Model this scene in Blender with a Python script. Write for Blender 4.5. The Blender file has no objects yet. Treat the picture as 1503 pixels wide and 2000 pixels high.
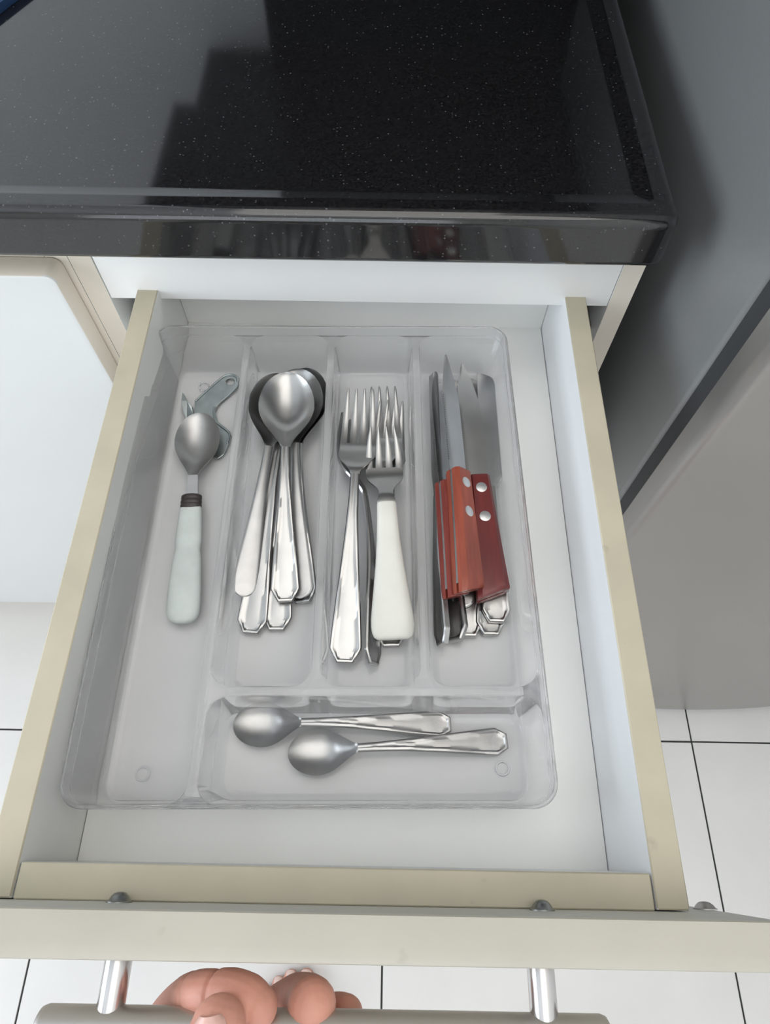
import bpy, bmesh, math, random
from mathutils import Vector, Matrix
from mathutils.geometry import tessellate_polygon
random.seed(4)
S = bpy.context.scene
C = S.collection
U = 0.001          # all shapes below are written in millimetres
ZF = -820.0        # floor level in the drawer's frame (0 = top edge of the drawer box)
def W(x, y, z): return Vector((x * U, y * U, (z - ZF) * U))

# ------------------------------------------------------------------ camera
cam_d = bpy.data.cameras.new('camera'); cam = bpy.data.objects.new('camera', cam_d); C.objects.link(cam)
S.camera = cam
pit, yaw, rol = (math.radians(a) for a in (62.3681, -0.309, 0.7136))
fw = Vector((math.cos(pit) * math.sin(yaw), math.cos(pit) * math.cos(yaw), -math.sin(pit)))
rt = fw.cross(Vector((0, 0, 1))).normalized(); up = rt.cross(fw)
r2 = rt * math.cos(rol) + up * math.sin(rol); u2 = -rt * math.sin(rol) + up * math.cos(rol)
M = Matrix((r2, u2, -fw)).transposed().to_4x4(); M.translation = W(22.4455, 21.0269, 369.8927)
cam.matrix_world = M
cam_d.sensor_fit = 'HORIZONTAL'; cam_d.sensor_width = 36; cam_d.lens = 1283.249 * 36 / 1503
cam_d.clip_start = 0.01; cam_d.clip_end = 50

# ------------------------------------------------------------------ world, daylight, exposure
wd = bpy.data.worlds.new('world'); S.world = wd; wd.use_nodes = True
bg = wd.node_tree.nodes['Background']; bg.inputs[0].default_value = (0.62, 0.78, 1.0, 1); bg.inputs[1].default_value = 1.0
def area(name, loc, rot, sx, sy, power, col):
    d = bpy.data.lights.new(name, 'AREA'); d.shape = 'RECTANGLE'; d.size = sx * U; d.size_y = sy * U
    d.energy = power; d.color = col
    o = bpy.data.objects.new(name, d); C.objects.link(o); o.location = W(*loc); o.rotation_euler = rot
    return o
RX0, RX1, RY0, RY1, RZ = -2000, 1000, -2400, 980, 1780     # room faces (mm, drawer frame)
area('daylight_window_left', (RX0 + 25, -520, 620), (0, math.radians(-90), 0), 1300, 1500, 27, (0.84, 0.925, 1.0))
area('daylight_window_front', (-250, RY0 + 25, 560), (math.radians(90), 0, 0), 1700, 1500, 9, (1.0, 0.975, 0.94))
area('ceiling_light_glow', (280, -160, RZ - 72), (0, 0, 0), 1300, 2000, 11.5, (1.0, 0.955, 0.89))  # added overhead fill to brighten the drawer, not a known lamp
vs = S.view_settings
vs.view_transform = 'Standard'; vs.look = 'None'; vs.gamma = 1.0; vs.use_curve_mapping = False; vs.exposure = 0.34

# ------------------------------------------------------------------ materials
MT = {}
def mat(name, col, rough=0.5, metal=0.0, var=0.0, vscale=30, bump=0.0, bscale=200, spec=0.5, ior=None, aniso=None, stretch=None, trans=0.0, sss=0.0, coat=0.0):
    m = bpy.data.materials.new(name); m.use_nodes = True
    nt = m.node_tree; b = nt.nodes['Principled BSDF']
    b.inputs['Base Color'].default_value = (*col, 1); b.inputs['Roughness'].default_value = rough
    b.inputs['Metallic'].default_value = metal; b.inputs['Specular IOR Level'].default_value = spec
    if ior: b.inputs['IOR'].default_value = ior
    if trans: b.inputs['Transmission Weight'].default_value = trans
    if coat: b.inputs['Coat Weight'].default_value = coat; b.inputs['Coat Roughness'].default_value = 0.15
    if sss:
        b.inputs['Subsurface Weight'].default_value = sss; b.inputs['Subsurface Radius'].default_value = (1, .35, .2); b.inputs['Subsurface Scale'].default_value = 0.004
    tc = nt.nodes.new('ShaderNodeTexCoord'); mp = nt.nodes.new('ShaderNodeMapping')
    nt.links.new(tc.outputs['Object'], mp.inputs[0])
    if stretch: mp.inputs['Scale'].default_value = stretch
    if var:
        n = nt.nodes.new('ShaderNodeTexNoise'); n.inputs['Scale'].default_value = vscale; n.inputs['Detail'].default_value = 5
        nt.links.new(mp.outputs[0], n.inputs['Vector'])
        r = nt.nodes.new('ShaderNodeValToRGB')
        r.color_ramp.elements[0].position = 0.3; r.color_ramp.elements[1].position = 0.7
        r.color_ramp.elements[0].color = (*[max(0, c * (1 - var)) for c in col], 1)
        r.color_ramp.elements[1].color = (*[min(1, c * (1 + var)) for c in col], 1)
        nt.links.new(n.outputs['Fac'], r.inputs[0]); nt.links.new(r.outputs[0], b.inputs['Base Color'])
    if bump:
        n2 = nt.nodes.new('ShaderNodeTexNoise'); n2.inputs['Scale'].default_value = bscale; n2.inputs['Detail'].default_value = 3
        nt.links.new(mp.outputs[0], n2.inputs['Vector'])
        bp = nt.nodes.new('ShaderNodeBump'); bp.inputs['Strength'].default_value = bump; bp.inputs['Distance'].default_value = 0.001
        nt.links.new(n2.outputs['Fac'], bp.inputs['Height']); nt.links.new(bp.outputs[0], b.inputs['Normal'])
    MT[name] = m
    return m
mat('plaster', (.78, .77, .74), .8, var=.02, vscale=6)
mat('wall_paint', (.80, .81, .82), .6, var=.02, vscale=6)
mat('ceiling_paint', (.85, .85, .84), .85)
mat('grout', (.035, .035, .035), .9)
mat('tile', (.70, .68, .655), .32, var=.035, vscale=7, bump=.03, bscale=90)
mat('white_lacquer', (.90, .895, .875), .32, var=.01, vscale=8)
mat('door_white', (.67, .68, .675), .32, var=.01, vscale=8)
mat('melamine', (.84, .84, .81), .38, var=.02, vscale=9)
mat('melamine_side', (.85, .855, .86), .3, var=.015, vscale=9)
mat('cream_edge', (.52, .47, .355), .5, var=.07, vscale=22)
mat('cream_panel', (.46, .43, .365), .45, var=.05, vscale=18)
mat('panel_back', (.66, .66, .61), .42, var=.04, vscale=18)
mat('cabinet_beige', (.72, .655, .56), .45, var=.04, vscale=16)
mat('steel', (.46, .455, .447), .28, 1.0, var=.05, vscale=60, bump=.02, bscale=600)
mat('steel_satin', (.45, .445, .44), .36, 1.0, var=.07, vscale=90, bump=.04, bscale=700)
mat('steel_blade', (.50, .50, .495), .30, 1.0, var=.06, vscale=50)
mat('zinc', (.44, .485, .485), .38, 1.0, var=.16, vscale=90)
mat('handle_metal', (.55, .53, .51), .38, 1.0, var=.03, vscale=40)
mat('post_metal', (.62, .60, .60), .22, 1.0)
mat('bolt_metal', (.30, .31, .30), .35, 1.0)
mat('dark_plastic', (.045, .035, .035), .45)
mat('mint_plastic', (.63, .675, .655), .42, var=.06, vscale=80)
mat('ivory_plastic', (.76, .745, .68), .36, var=.03, vscale=60)
mat('red_wood', (.24, .040, .028), .38, var=.28, vscale=45, stretch=(4, .5, 4), coat=.2)
mat('rivet_metal', (.80, .80, .79), .38, 1.0)
mat('fridge_side', (.235, .24, .24), .38, .25, var=.02, vscale=300)
mat('fridge_door', (.34, .325, .31), .33, .8, var=.03, vscale=4)
mat('gasket', (.035, .037, .04), .6)
mat('dark_stone', (.012, .012, .014), .35)  # for the added blocks mirrored in the granite
mat('skin', (.60, .285, .215), .5, var=.10, vscale=60, bump=.12, bscale=420, sss=.15)
mat('skin_thumb_nail', (.66, .40, .34), .3)
mat('toe_nail', (.70, .50, .44), .35)
mat('cloth_blue', (.012, .045, .12), .8)
mat('cloth_beige', (.62, .56, .50), .85, var=.06, vscale=120)
mat('window_frame', (.8, .8, .8), .4)
for nm in ('cream_edge', 'cream_panel'):
    nt = MT[nm].node_tree; b = nt.nodes['Principled BSDF']; src = b.inputs['Base Color'].links[0].from_socket
    tc = next(n for n in nt.nodes if n.type == 'TEX_COORD')
    n3 = nt.nodes.new('ShaderNodeTexNoise'); n3.inputs['Scale'].default_value = 55; n3.inputs['Detail'].default_value = 3; nt.links.new(tc.outputs['Object'], n3.inputs['Vector'])
    r3 = nt.nodes.new('ShaderNodeValToRGB'); r3.color_ramp.elements[0].position = .70; r3.color_ramp.elements[1].position = .78
    r3.color_ramp.elements[1].color = (.45, .45, .45, 1); nt.links.new(n3.outputs['Fac'], r3.inputs[0])
    m3 = nt.nodes.new('ShaderNodeMix'); m3.data_type = 'RGBA'; nt.links.new(r3.outputs[0], m3.inputs[0]); nt.links.new(src, m3.inputs[6]); m3.inputs[7].default_value = (.30, .26, .20, 1)
    nt.links.new(m3.outputs[2], b.inputs['Base Color'])
# clear plastic
m = mat('clear_plastic', (.97, .97, .99), .05, ior=1.43, trans=1.0)
nt = m.node_tree; b = nt.nodes['Principled BSDF']; mo = next(n for n in nt.nodes if n.type == 'OUTPUT_MATERIAL')
tp = nt.nodes.new('ShaderNodeBsdfTransparent'); tp.inputs[0].default_value = (.985, .985, .995, 1); mx = nt.nodes.new('ShaderNodeMixShader'); mx.inputs[0].default_value = .2
nt.links.new(b.outputs[0], mx.inputs[1]); nt.links.new(tp.outputs[0], mx.inputs[2]); nt.links.new(mx.outputs[0], mo.inputs[0])
# window pane: thin clear sheet
m = bpy.data.materials.new('pane'); m.use_nodes = True; nt = m.node_tree; nt.nodes.clear()
o_ = nt.nodes.new('ShaderNodeOutputMaterial'); mx = nt.nodes.new('ShaderNodeMixShader'); tr = nt.nodes.new('ShaderNodeBsdfTransparent'); gl = nt.nodes.new('ShaderNodeBsdfGlossy')
gl.inputs['Roughness'].default_value = .02; mx.inputs[0].default_value = .06
nt.links.new(tr.outputs[0], mx.inputs[1]); nt.links.new(gl.outputs[0], mx.inputs[2]); nt.links.new(mx.outputs[0], o_.inputs[0]); MT['pane'] = m
# polished black granite with sparse pale flecks
m = mat('granite', (.008, .008, .009), .085, ior=1.7)
nt = m.node_tree; b = nt.nodes['Principled BSDF']; tc = next(n for n in nt.nodes if n.type == 'TEX_COORD')
vo = nt.nodes.new('ShaderNodeTexVoronoi'); vo.inputs['Scale'].default_value = 420
nt.links.new(tc.outputs['Object'], vo.inputs['Vector'])
lt = nt.nodes.new('ShaderNodeMath'); lt.operation = 'LESS_THAN'; lt.inputs[1].default_value = .26; nt.links.new(vo.outputs['Distance'], lt.inputs[0])
sp = nt.nodes.new('ShaderNodeSeparateColor'); nt.links.new(vo.outputs['Color'], sp.inputs[0])
pw = nt.nodes.new('ShaderNodeMath'); pw.operation = 'POWER'; pw.inputs[1].default_value = 12; nt.links.new(sp.outputs[0], pw.inputs[0])
ml = nt.nodes.new('ShaderNodeMath'); ml.operation = 'MULTIPLY'; nt.links.new(lt.outputs[0], ml.inputs[0]); nt.links.new(pw.outputs[0], ml.inputs[1])
nz = nt.nodes.new('ShaderNodeTexNoise'); nz.inputs['Scale'].default_value = 620; nz.inputs['Detail'].default_value = 4; nt.links.new(tc.outputs['Object'], nz.inputs['Vector'])
rp = nt.nodes.new('ShaderNodeValToRGB'); rp.color_ramp.elements[0].position = .35; rp.color_ramp.elements[1].position = .75
rp.color_ramp.elements[0].color = (.005, .005, .006, 1); rp.color_ramp.elements[1].color = (.022, .0215, .022, 1); nt.links.new(nz.outputs['Fac'], rp.inputs[0])
mc = nt.nodes.new('ShaderNodeMix'); mc.data_type = 'RGBA'; nt.links.new(ml.outputs[0], mc.inputs[0]); nt.links.new(rp.outputs[0], mc.inputs[6]); mc.inputs[7].default_value = (.11, .112, .118, 1)
nt.links.new(mc.outputs[2], b.inputs['Base Color'])

# ------------------------------------------------------------------ helpers
def mesh(name, verts, faces, mats, smooth=False, ang=35, fmat=None):
    me = bpy.data.meshes.new(name)
    me.from_pydata([(v[0] * U, v[1] * U, v[2] * U) for v in verts], [], faces); me.validate()
    for mm in (mats if isinstance(mats, (list, tuple)) else [mats]): me.materials.append(MT[mm])
    if fmat:
        for p in me.polygons: p.material_index = fmat(p)
    bm = bmesh.new(); bm.from_mesh(me); bmesh.ops.recalc_face_normals(bm, faces=bm.faces); bm.to_mesh(me); bm.free()
    if smooth:
        for p in me.polygons: p.use_smooth = True
        me.set_sharp_from_angle(angle=math.radians(ang))
    return me
def obj(name, me, parent=None, loc=None):
    o = bpy.data.objects.new(name, me); C.objects.link(o)
    if parent: o.parent = parent
    if loc is not None: o.location = loc if parent is None or isinstance(loc, Vector) else Vector([c * U for c in loc])
    return o
def tag(o, label=None, cat=None, group=None, kind=None):
    if label: o['label'] = label
    if cat: o['category'] = cat
    if group: o['group'] = group
    if kind: o['kind'] = kind
    return o
def thing(name, x, y, z, label=None, cat=None, group=None, kind=None):
    o = bpy.data.objects.new(name, None); C.objects.link(o); o.location = W(x, y, z); o.empty_display_size = .02
    return tag(o, label, cat, group, kind)
def boxmesh(name, x0, x1, y0, y1, z0, z1, mats, bev=0.0, seg=2, top=None, fm=None):
    bm = bmesh.new(); bmesh.ops.create_cube(bm, size=1)
    for v in bm.verts:
        v.co = Vector(((x0 + x1) / 2 + v.co.x * (x1 - x0), (y0 + y1) / 2 + v.co.y * (y1 - y0), (z0 + z1) / 2 + v.co.z * (z1 - z0))) * U
    if bev: bmesh.ops.bevel(bm, geom=list(bm.edges), offset=bev * U, segments=seg, profile=.5, affect='EDGES')
    me = bpy.data.meshes.new(name); bm.normal_update()
    ml_ = mats if isinstance(mats, (list, tuple)) else [mats]
    for mm in ml_: me.materials.append(MT[mm])
    for f in bm.faces:
        f.smooth = bool(bev)
        if fm: f.material_index = fm(f.normal, f.calc_center_median() / U)
    bm.to_mesh(me); bm.free()
    if bev: me.set_sharp_from_angle(angle=math.radians(40))
    return me
def box(name, x0, x1, y0, y1, z0, z1, mats, parent=None, org=(0, 0, 0), bev=0.0, seg=2, fm=None):
    """box given in drawer-frame mm; org = drawer-frame mm of the parent's origin"""
    ox, oy, oz = org
    o = obj(name, boxmesh(name, x0 - ox, x1 - ox, y0 - oy, y1 - oy, z0 - oz, z1 - oz, mats, bev, seg, fm=fm), parent)
    if parent is None: o.location = W(ox, oy, oz)
    return o
def tube(path, rad, n=14, cap=True):
    """round tube through points with radius per point; hemispherical ends when cap"""
    pts = [Vector(p) for p in path]; rr = list(rad)
    if cap:
        d0 = (pts[0] - pts[1]).normalized(); d1 = (pts[-1] - pts[-2]).normalized()
        pre = [(pts[0] + d0 * rr[0] * math.sin(a), rr[0] * math.cos(a)) for a in (1.5, 1.25, .95, .6, .3)]
        post = [(pts[-1] + d1 * rr[-1] * math.sin(a), rr[-1] * math.cos(a)) for a in (.3, .6, .95, 1.25, 1.5)]
        seq = pre + list(zip(pts, rr)) + post
    else: seq = list(zip(pts, rr))
    vs_, fs = [], []; ref = None
    for i, (p, r) in enumerate(seq):
        a = seq[max(0, i - 1)][0]; c = seq[min(len(seq) - 1, i + 1)][0]; t = (c - a).normalized()
        if ref is None: ref = t.orthogonal().normalized()
        ref = (ref - t * ref.dot(t)).normalized(); bi = t.cross(ref)
        for k in range(n):
            th = 2 * math.pi * k / n
            vs_.append(p + ref * (r * math.cos(th)) + bi * (r * math.sin(th)))
    m_ = len(seq)
    for i in range(m_ - 1):
        for k in range(n):
            fs.append((i * n + k, i * n + (k + 1) % n, (i + 1) * n + (k + 1) % n, (i + 1) * n + k))
    fs.append(tuple(range(n))); fs.append(tuple((m_ - 1) * n + k for k in range(n)))
    return vs_, fs
def smooth_path(pts, rad, k=6):
    P = [Vector(p) for p in pts]; out, ro = [], []
    for i in range(len(P) - 1):
        p0 = P[max(0, i - 1)]; p1 = P[i]; p2 = P[i + 1]; p3 = P[min(len(P) - 1, i + 2)]
        for j in range(k):
            t = j / k
            out.append(.5 * ((2 * p1) + (p2 - p0) * t + (2 * p0 - 5 * p1 + 4 * p2 - p3) * t * t + (3 * p1 - p0 - 3 * p2 + p3) * t ** 3))
            ro.append(rad[i] * (1 - t) + rad[i + 1] * t)
    out.append(P[-1]); ro.append(rad[-1]); return out, ro
def merge(parts):
    V_, F_ = [], []
    for v, f in parts:
        n = len(V_); V_ += list(v); F_ += [tuple(i + n for i in q) for q in f]
    return V_, F_
def grid_solid(rows, cols, top, bot):
    """closed slab: top(r,c), bot(r,c) -> xyz"""
    nr, nc = len(rows), len(cols)
    v = [top(r, c) for r in rows for c in cols] + [bot(r, c) for r in rows for c in cols]; n = nr * nc; f = []
    for i in range(nr - 1):
        for j in range(nc - 1):
            a = i * nc + j
            f.append((a, a + 1, a + nc + 1, a + nc)); f.append((n + a, n + a + nc, n + a + nc + 1, n + a + 1))
    for i in range(nr - 1):
        a = i * nc; f.append((a, a + nc, n + a + nc, n + a)); a = i * nc + nc - 1; f.append((a, n + a, n + a + nc, a + nc))
    for j in range(nc - 1):
        f.append((j, n + j, n + j + 1, j + 1)); a = (nr - 1) * nc + j; f.append((a, a + 1, n + a + 1, n + a))
    return v, f
def sm(t): t = max(0., min(1., t)); return t * t * (3 - 2 * t)
def lin(a, b, n): return [a + (b - a) * i / (n - 1) for i in range(n)]
def rrect(x0, x1, y0, y1, r, z, n=8):
    out = []
    for cx, cy, a0 in ((x1 - r, y1 - r, 0), (x0 + r, y1 - r, 90), (x0 + r, y0 + r, 180), (x1 - r, y0 + r, 270)):
        for k in range(n + 1):
            a = math.radians(a0 + 90 * k / n); out.append((cx + r * math.cos(a), cy + r * math.sin(a), z))
    return out
def loft(loops, cap0=True, cap1=True):
    n = len(loops[0]); v = [p for l in loops for p in l]; f = []
    for i in range(len(loops) - 1):
        for k in range(n): f.append((i * n + k, i * n + (k + 1) % n, (i + 1) * n + (k + 1) % n, (i + 1) * n + k))
    if cap0: f.append(tuple(range(n)))
    if cap1: f.append(tuple((len(loops) - 1) * n + k for k in range(n)))
    return v, f

# ------------------------------------------------------------------ the room
fl = box('floor', RX0, RX1, RY0, RY1, ZF - 60, ZF - 1.5, 'grout'); tag(fl, kind='structure')
TP = 530.0; GX, GY = 27.4, 205.0
tile_me = boxmesh('tile', -TP / 2 + 1.4, TP / 2 - 1.4, -TP / 2 + 1.4, TP / 2 - 1.4, -8, 0, 'tile', bev=.6, seg=1)
for i in range(-4, 2):
    for j in range(-5, 2):
        x0, y0 = GX + TP * i, GY + TP * j
        xa, xb, ya, yb = max(x0, RX0), min(x0 + TP, RX1), max(y0, RY0), min(y0 + TP, RY1)
        if xb - xa < 20 or yb - ya < 20: continue
        if xb - xa > TP - 1 and yb - ya > TP - 1:
            t = obj('tile', tile_me, fl, (x0 + TP / 2, y0 + TP / 2, ZF))
        else:
            t = obj('tile', boxmesh('tile_cut', xa + 1.4, xb - 1.4, ya + 1.4, yb - 1.4, -8, 0, 'tile'), fl, (0, 0, ZF))
tag(box('ceiling', RX0, RX1, RY0, RY1, RZ, RZ + 80, 'ceiling_paint'), kind='structure')
wb = tag(box('wall_back', RX0, RX1, RY1, RY1 + 80, ZF, RZ, 'wall_paint'), kind='structure')
tag(box('wall_right', RX1, RX1 + 80, RY0, RY1, ZF, RZ, 'plaster'), kind='structure')
def wall_with_opening(name, axis, pos, a0, a1, o0, o1, z0, z1, th):
    """wall in plane axis=pos from a0..a1, with opening o0..o1 x z0..z1"""
    parts = []
    for (p, q, r, s) in ((a0, o0, ZF, RZ), (o1, a1, ZF, RZ), (o0, o1, ZF, z0), (o0, o1, z1, RZ)):
        lo, hi = min(pos, pos + th), max(pos, pos + th)
        b_ = (lo, hi, p, q, r, s) if axis == 'x' else (p, q, lo, hi, r, s)
        bx = [(b_[i], b_[2 + j], b_[4 + k]) for i in (0, 1) for j in (0, 1) for k in (0, 1)]
        parts.append((bx, [(0, 1, 3, 2), (4, 6, 7, 5), (0, 4, 5, 1), (2, 3, 7, 6), (0, 2, 6, 4), (1, 5, 7, 3)]))
    v, f = merge(parts)
    o = obj(name, mesh(name, [(x, y, z - ZF) for x, y, z in v], f, 'plaster')); tag(o, kind='structure'); return o
wall_with_opening('wall_left', 'x', RX0, RY0, RY1, -1270, 230, -30, 1270, -80)
wall_with_opening('wall_front', 'y', RY0, RX0, RX1, -1100, 600, -190, 1310, -80)
def window(name, axis, pos, o0, o1, z0, z1):
    w = thing(name, *((pos, (o0 + o1) / 2, z0) if axis == 'x' else ((o0 + o1) / 2, pos, z0)), kind='structure')
    mid = (o0 + o1) / 2; org = (pos, mid, z0) if axis == 'x' else (mid, pos, z0)
    def b2(n, a, b_, c, d, mm, t0, t1):
        if axis == 'x': box(n, pos + t0, pos + t1, a, b_, c, d, mm, w, org)
        else: box(n, a, b_, pos + t0, pos + t1, c, d, mm, w, org)
    for a, b_, c, d in ((o0, o0 + 45, z0, z1), (o1 - 45, o1, z0, z1), (o0 + 45, o1 - 45, z0, z0 + 45), (o0 + 45, o1 - 45, z1 - 45, z1), (mid - 25, mid + 25, z0 + 45, z1 - 45)):
        b2('window_frame', a, b_, c, d, 'window_frame', -60, -15)
    b2('pane', o0 + 46, mid - 26, z0 + 46, z1 - 46, 'pane', -42, -38); b2('pane', mid + 26, o1 - 46, z0 + 46, z1 - 46, 'pane', -42, -38)
window('window_1', 'x', RX0, -1270, 230, -30, 1270)
window('window_2', 'y', RY0, -1100, 600, -190, 1310)
fill_root = thing('ceiling_light', 280, -160, RZ - 70, kind='structure'); lo_ = (280, -160, RZ - 70)  # unseen fixture added to carry the overhead fill light
box('housing', -420, 980, -1220, 900, RZ - 66, RZ - .5, 'window_frame', fill_root, lo_, bev=4)
# unseen dark blocks, added and stepped only to shape the reflection in the granite
tr_ = thing('trim_1', 100, RY1, 270, kind='structure'); to = (100, RY1, 270)
box('panel', -141, RX1 - 20, RY1 - 22, RY1 - 1, 110, 296, 'dark_stone', tr_, to)
box('panel', -254, RX1 - 20, 600, 856, 300, 900, 'dark_stone', tr_, to)
box('panel', -227, RX1 - 20, 856.5, RY1 - 1, 300, 900, 'dark_stone', tr_, to)

# ------------------------------------------------------------------ worktop
def worktop():
    x0, x1, y0, y1, zt, zb = RX0 + 10, 206.5, 378, RY1 - 2, 90, 52
    rows = [  # inset from the outer edge, z : bottom, rounded nose, raised lip, slope, sunken field
        (4, zb), (1.2, zb + 1.2), (0, zb + 4), (0, zb + 4.6), (0, zt - 7.7), (0, zt - 7), (.6, zt - 4.2), (2.1, zt - 2.0), (4.2, zt - .6), (7, zt), (7.6, zt), (15, zt), (15.5, zt), (17, zt - .5), (25, zt - 2.4), (27, zt - 2.8), (27.6, zt - 2.8), (45, zt - 2.8)]
    loops = []
    for i, z in rows:
        r = max(9 - i * .25, 2)
        loops.append(rrect(x0 + i, x1 - i, y0 + i, y1 - i, r, z, 6))
    v, f = loft(loops); c = (100, 378, 52)
    o = obj('worktop', mesh('worktop', [(a - c[0], b_ - c[1], d - c[2]) for a, b_, d in v], f, 'granite', True, 50)); o.location = W(*c)
    tag(o, 'polished black granite worktop with pale flecks and a raised rounded edge', 'worktop')
worktop()

# ------------------------------------------------------------------ drawer cabinet
CY = 403.5
cab = thing('drawer_cabinet', 0, 690, ZF, 'white and beige base cabinet under the granite with its cutlery drawer pulled open', 'cabinet'); co = (0, 690, ZF)
fmix = lambda n, c: 1 if n.y < -.7 else 0
box('side_panel', -212.8, -196, CY, 960, ZF + 100, 51, ['melamine', 'cabinet_beige'], cab, co, fm=fmix)
box('side_panel', 191.8, 207.5, CY, 960, ZF + 100, 51, ['melamine', 'cabinet_beige'], cab, co, fm=fmix)
box('rail', -195.5, 191.3, CY + .5, CY + 18, -9, 51, 'white_lacquer', cab, co, bev=.6)
box('back_panel', -195.8, 191.6, 950, 958, ZF + 100, 51, 'melamine', cab, co)
box('bottom_panel', -195.8, 191.6, CY + 2, 949, ZF + 100, ZF + 116, 'melamine', cab, co)
box('toe_kick', -205, 200, CY + 50, CY + 66, ZF + .2, ZF + 99, 'cabinet_beige', cab, co)
lower_drawers = []
for z0, z1 in ((-330, -104), (-560, -334), (-708, -564)):
    dl = box('lower_drawer', -194.5, 190.5, CY - 19, CY - 1, z0, z1, ['white_lacquer', 'cabinet_beige'], cab, co, bev=1.2, fm=lambda n, c: 0 if n.y < -.7 else 1)
    lower_drawers.append((dl, z1 - 40))
# the open drawer: its floor board is the part, everything fixed to it is a sub-part
h, t, tf, dd, yb = 172.5, 15.9, 15.6, 69.6, 438
drw = box('drawer', -h + t + .5, h - t - .5, 3, yb + 10, -dd - 6, -dd, 'melamine', cab, co)
drw['label'] = 'pale melamine drawer pulled out under the cutlery tray'
sidef = lambda n, c: 1 if n.z > .7 else 0
box('drawer_side', -h, -h + t, 0, yb + 12, -82, 0, ['melamine', 'cream_edge'], drw, co, bev=.7, seg=1, fm=sidef)
box('drawer_side', h - t, h, 0, yb + 12, -82, 0, ['melamine_side', 'cream_edge'], drw, co, bev=.7, seg=1, fm=sidef)
box('front_board', -h + t + .8, h - t - .8, -.5, tf, -dd, -.4, ['melamine', 'cream_edge'], drw, co, bev=.7, seg=1, fm=sidef)
box('back_board', -h + t + .3, h - t - .3, yb, yb + 12, -dd, -6, 'melamine', drw, co)
def front_panel():
    x0, x1 = -196, 192; prof = [(-.6, -96), (-.6, 45.2), (-1.2, 46), (-13, 46), (-16.5, 45.3), (-18.7, 43.4), (-19.4, 40.5), (-19.4, -96)]
    v = [(x, y, z) for x in (x0, x1) for y, z in prof]; n = len(prof)
    f = [(i, (i + 1) % n, n + (i + 1) % n, n + i) for i in range(n)] + [tuple(range(n)), tuple(range(n, 2 * n))]
    def fm(p): return 0 if p.center.y > -.9 * U else 1
    return obj('front_panel', mesh('front_panel', [(a - co[0], b_ - co[1], c - co[2]) for a, b_, c in v], f, ['panel_back', 'cream_panel'], True, 30,
        fmat=lambda p: 0 if abs(p.normal.y) > .9 and p.center[1] > (-.9 - co[1]) * U else 1), drw)
front_panel()
def dome(name, x, y, z, r, hgt, mm, parent):
    loops = []
    for k, (q, e) in enumerate(((1, 0), (1, .12), (.86, .22), (.68, .62), (.45, .9), (.18, 1))):
        loops.append([(x + r * q * math.cos(a) - co[0], y + hgt * e - co[1], z + r * q * math.sin(a) - co[2]) for a in (2 * math.pi * i / 20 for i in range(20))])
    v, f = loft(loops); return obj(name, mesh(name, v, f, mm, True, 50), parent)
dome('bolt_head', -101.5, -.6, 6.4, 5.9, 4.4, 'bolt_metal', drw); dome('bolt_head', 99.5, -.6, 6.4, 5.9, 4.4, 'bolt_metal', drw)
dome('bumper', 190, -.6, -24, 6, 3.5, 'handle_metal', drw)
# bar handle
def cyl(p0, p1, r, n=28, ch=.8):
    a, b_ = Vector(p0), Vector(p1); d = (b_ - a).normalized()
    return tube([a, a + d * ch * .4, a + d * ch * 1.4, b_ - d * ch * 1.4, b_ - d * ch * .4, b_], [r - ch, r - ch * .35, r, r, r - ch * .35, r - ch], n, False)
def local(vf): return [(a - co[0], b_ - co[1], c - co[2]) for a, b_, c in vf[0]], vf[1]
BY, BZ, BR = -49.0, 5.0, 9.0
hb = obj('handle_bar', mesh('handle_bar', *local(cyl((-128, BY, BZ), (125, BY, BZ), BR, 32, 2.2)), 'handle_metal', True, 50), drw)
for x in (-97.5, 96.8):
    obj('handle_post', mesh('handle_post', *local(cyl((x, -19.2, BZ), (x, BY + 4, BZ), 6.2, 24, .3)), 'post_metal', True, 50), drw)
for dl, z in lower_drawers:
    obj('handle_bar', mesh('handle_bar', *local(cyl((-128, CY - 49, z), (125, CY - 49, z), BR, 24, 2.2)), 'handle_metal', True, 50), dl)
    for x in (-97.5, 96.8): obj('handle_post', mesh('handle_post', *local(cyl((x, CY - 19.2, z), (x, CY - 45, z), 6.2, 20, .3)), 'post_metal', True, 50), dl)
# drawer runners inside the carcass
for s, xa in ((-1, -195.6), (1, 173)):
    box('runner', xa + (1 if s > 0 else 0), xa + (18.5 if s > 0 else 22.5), CY + 14, 940, -64, -46, 'handle_metal', cab, co)

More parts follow.
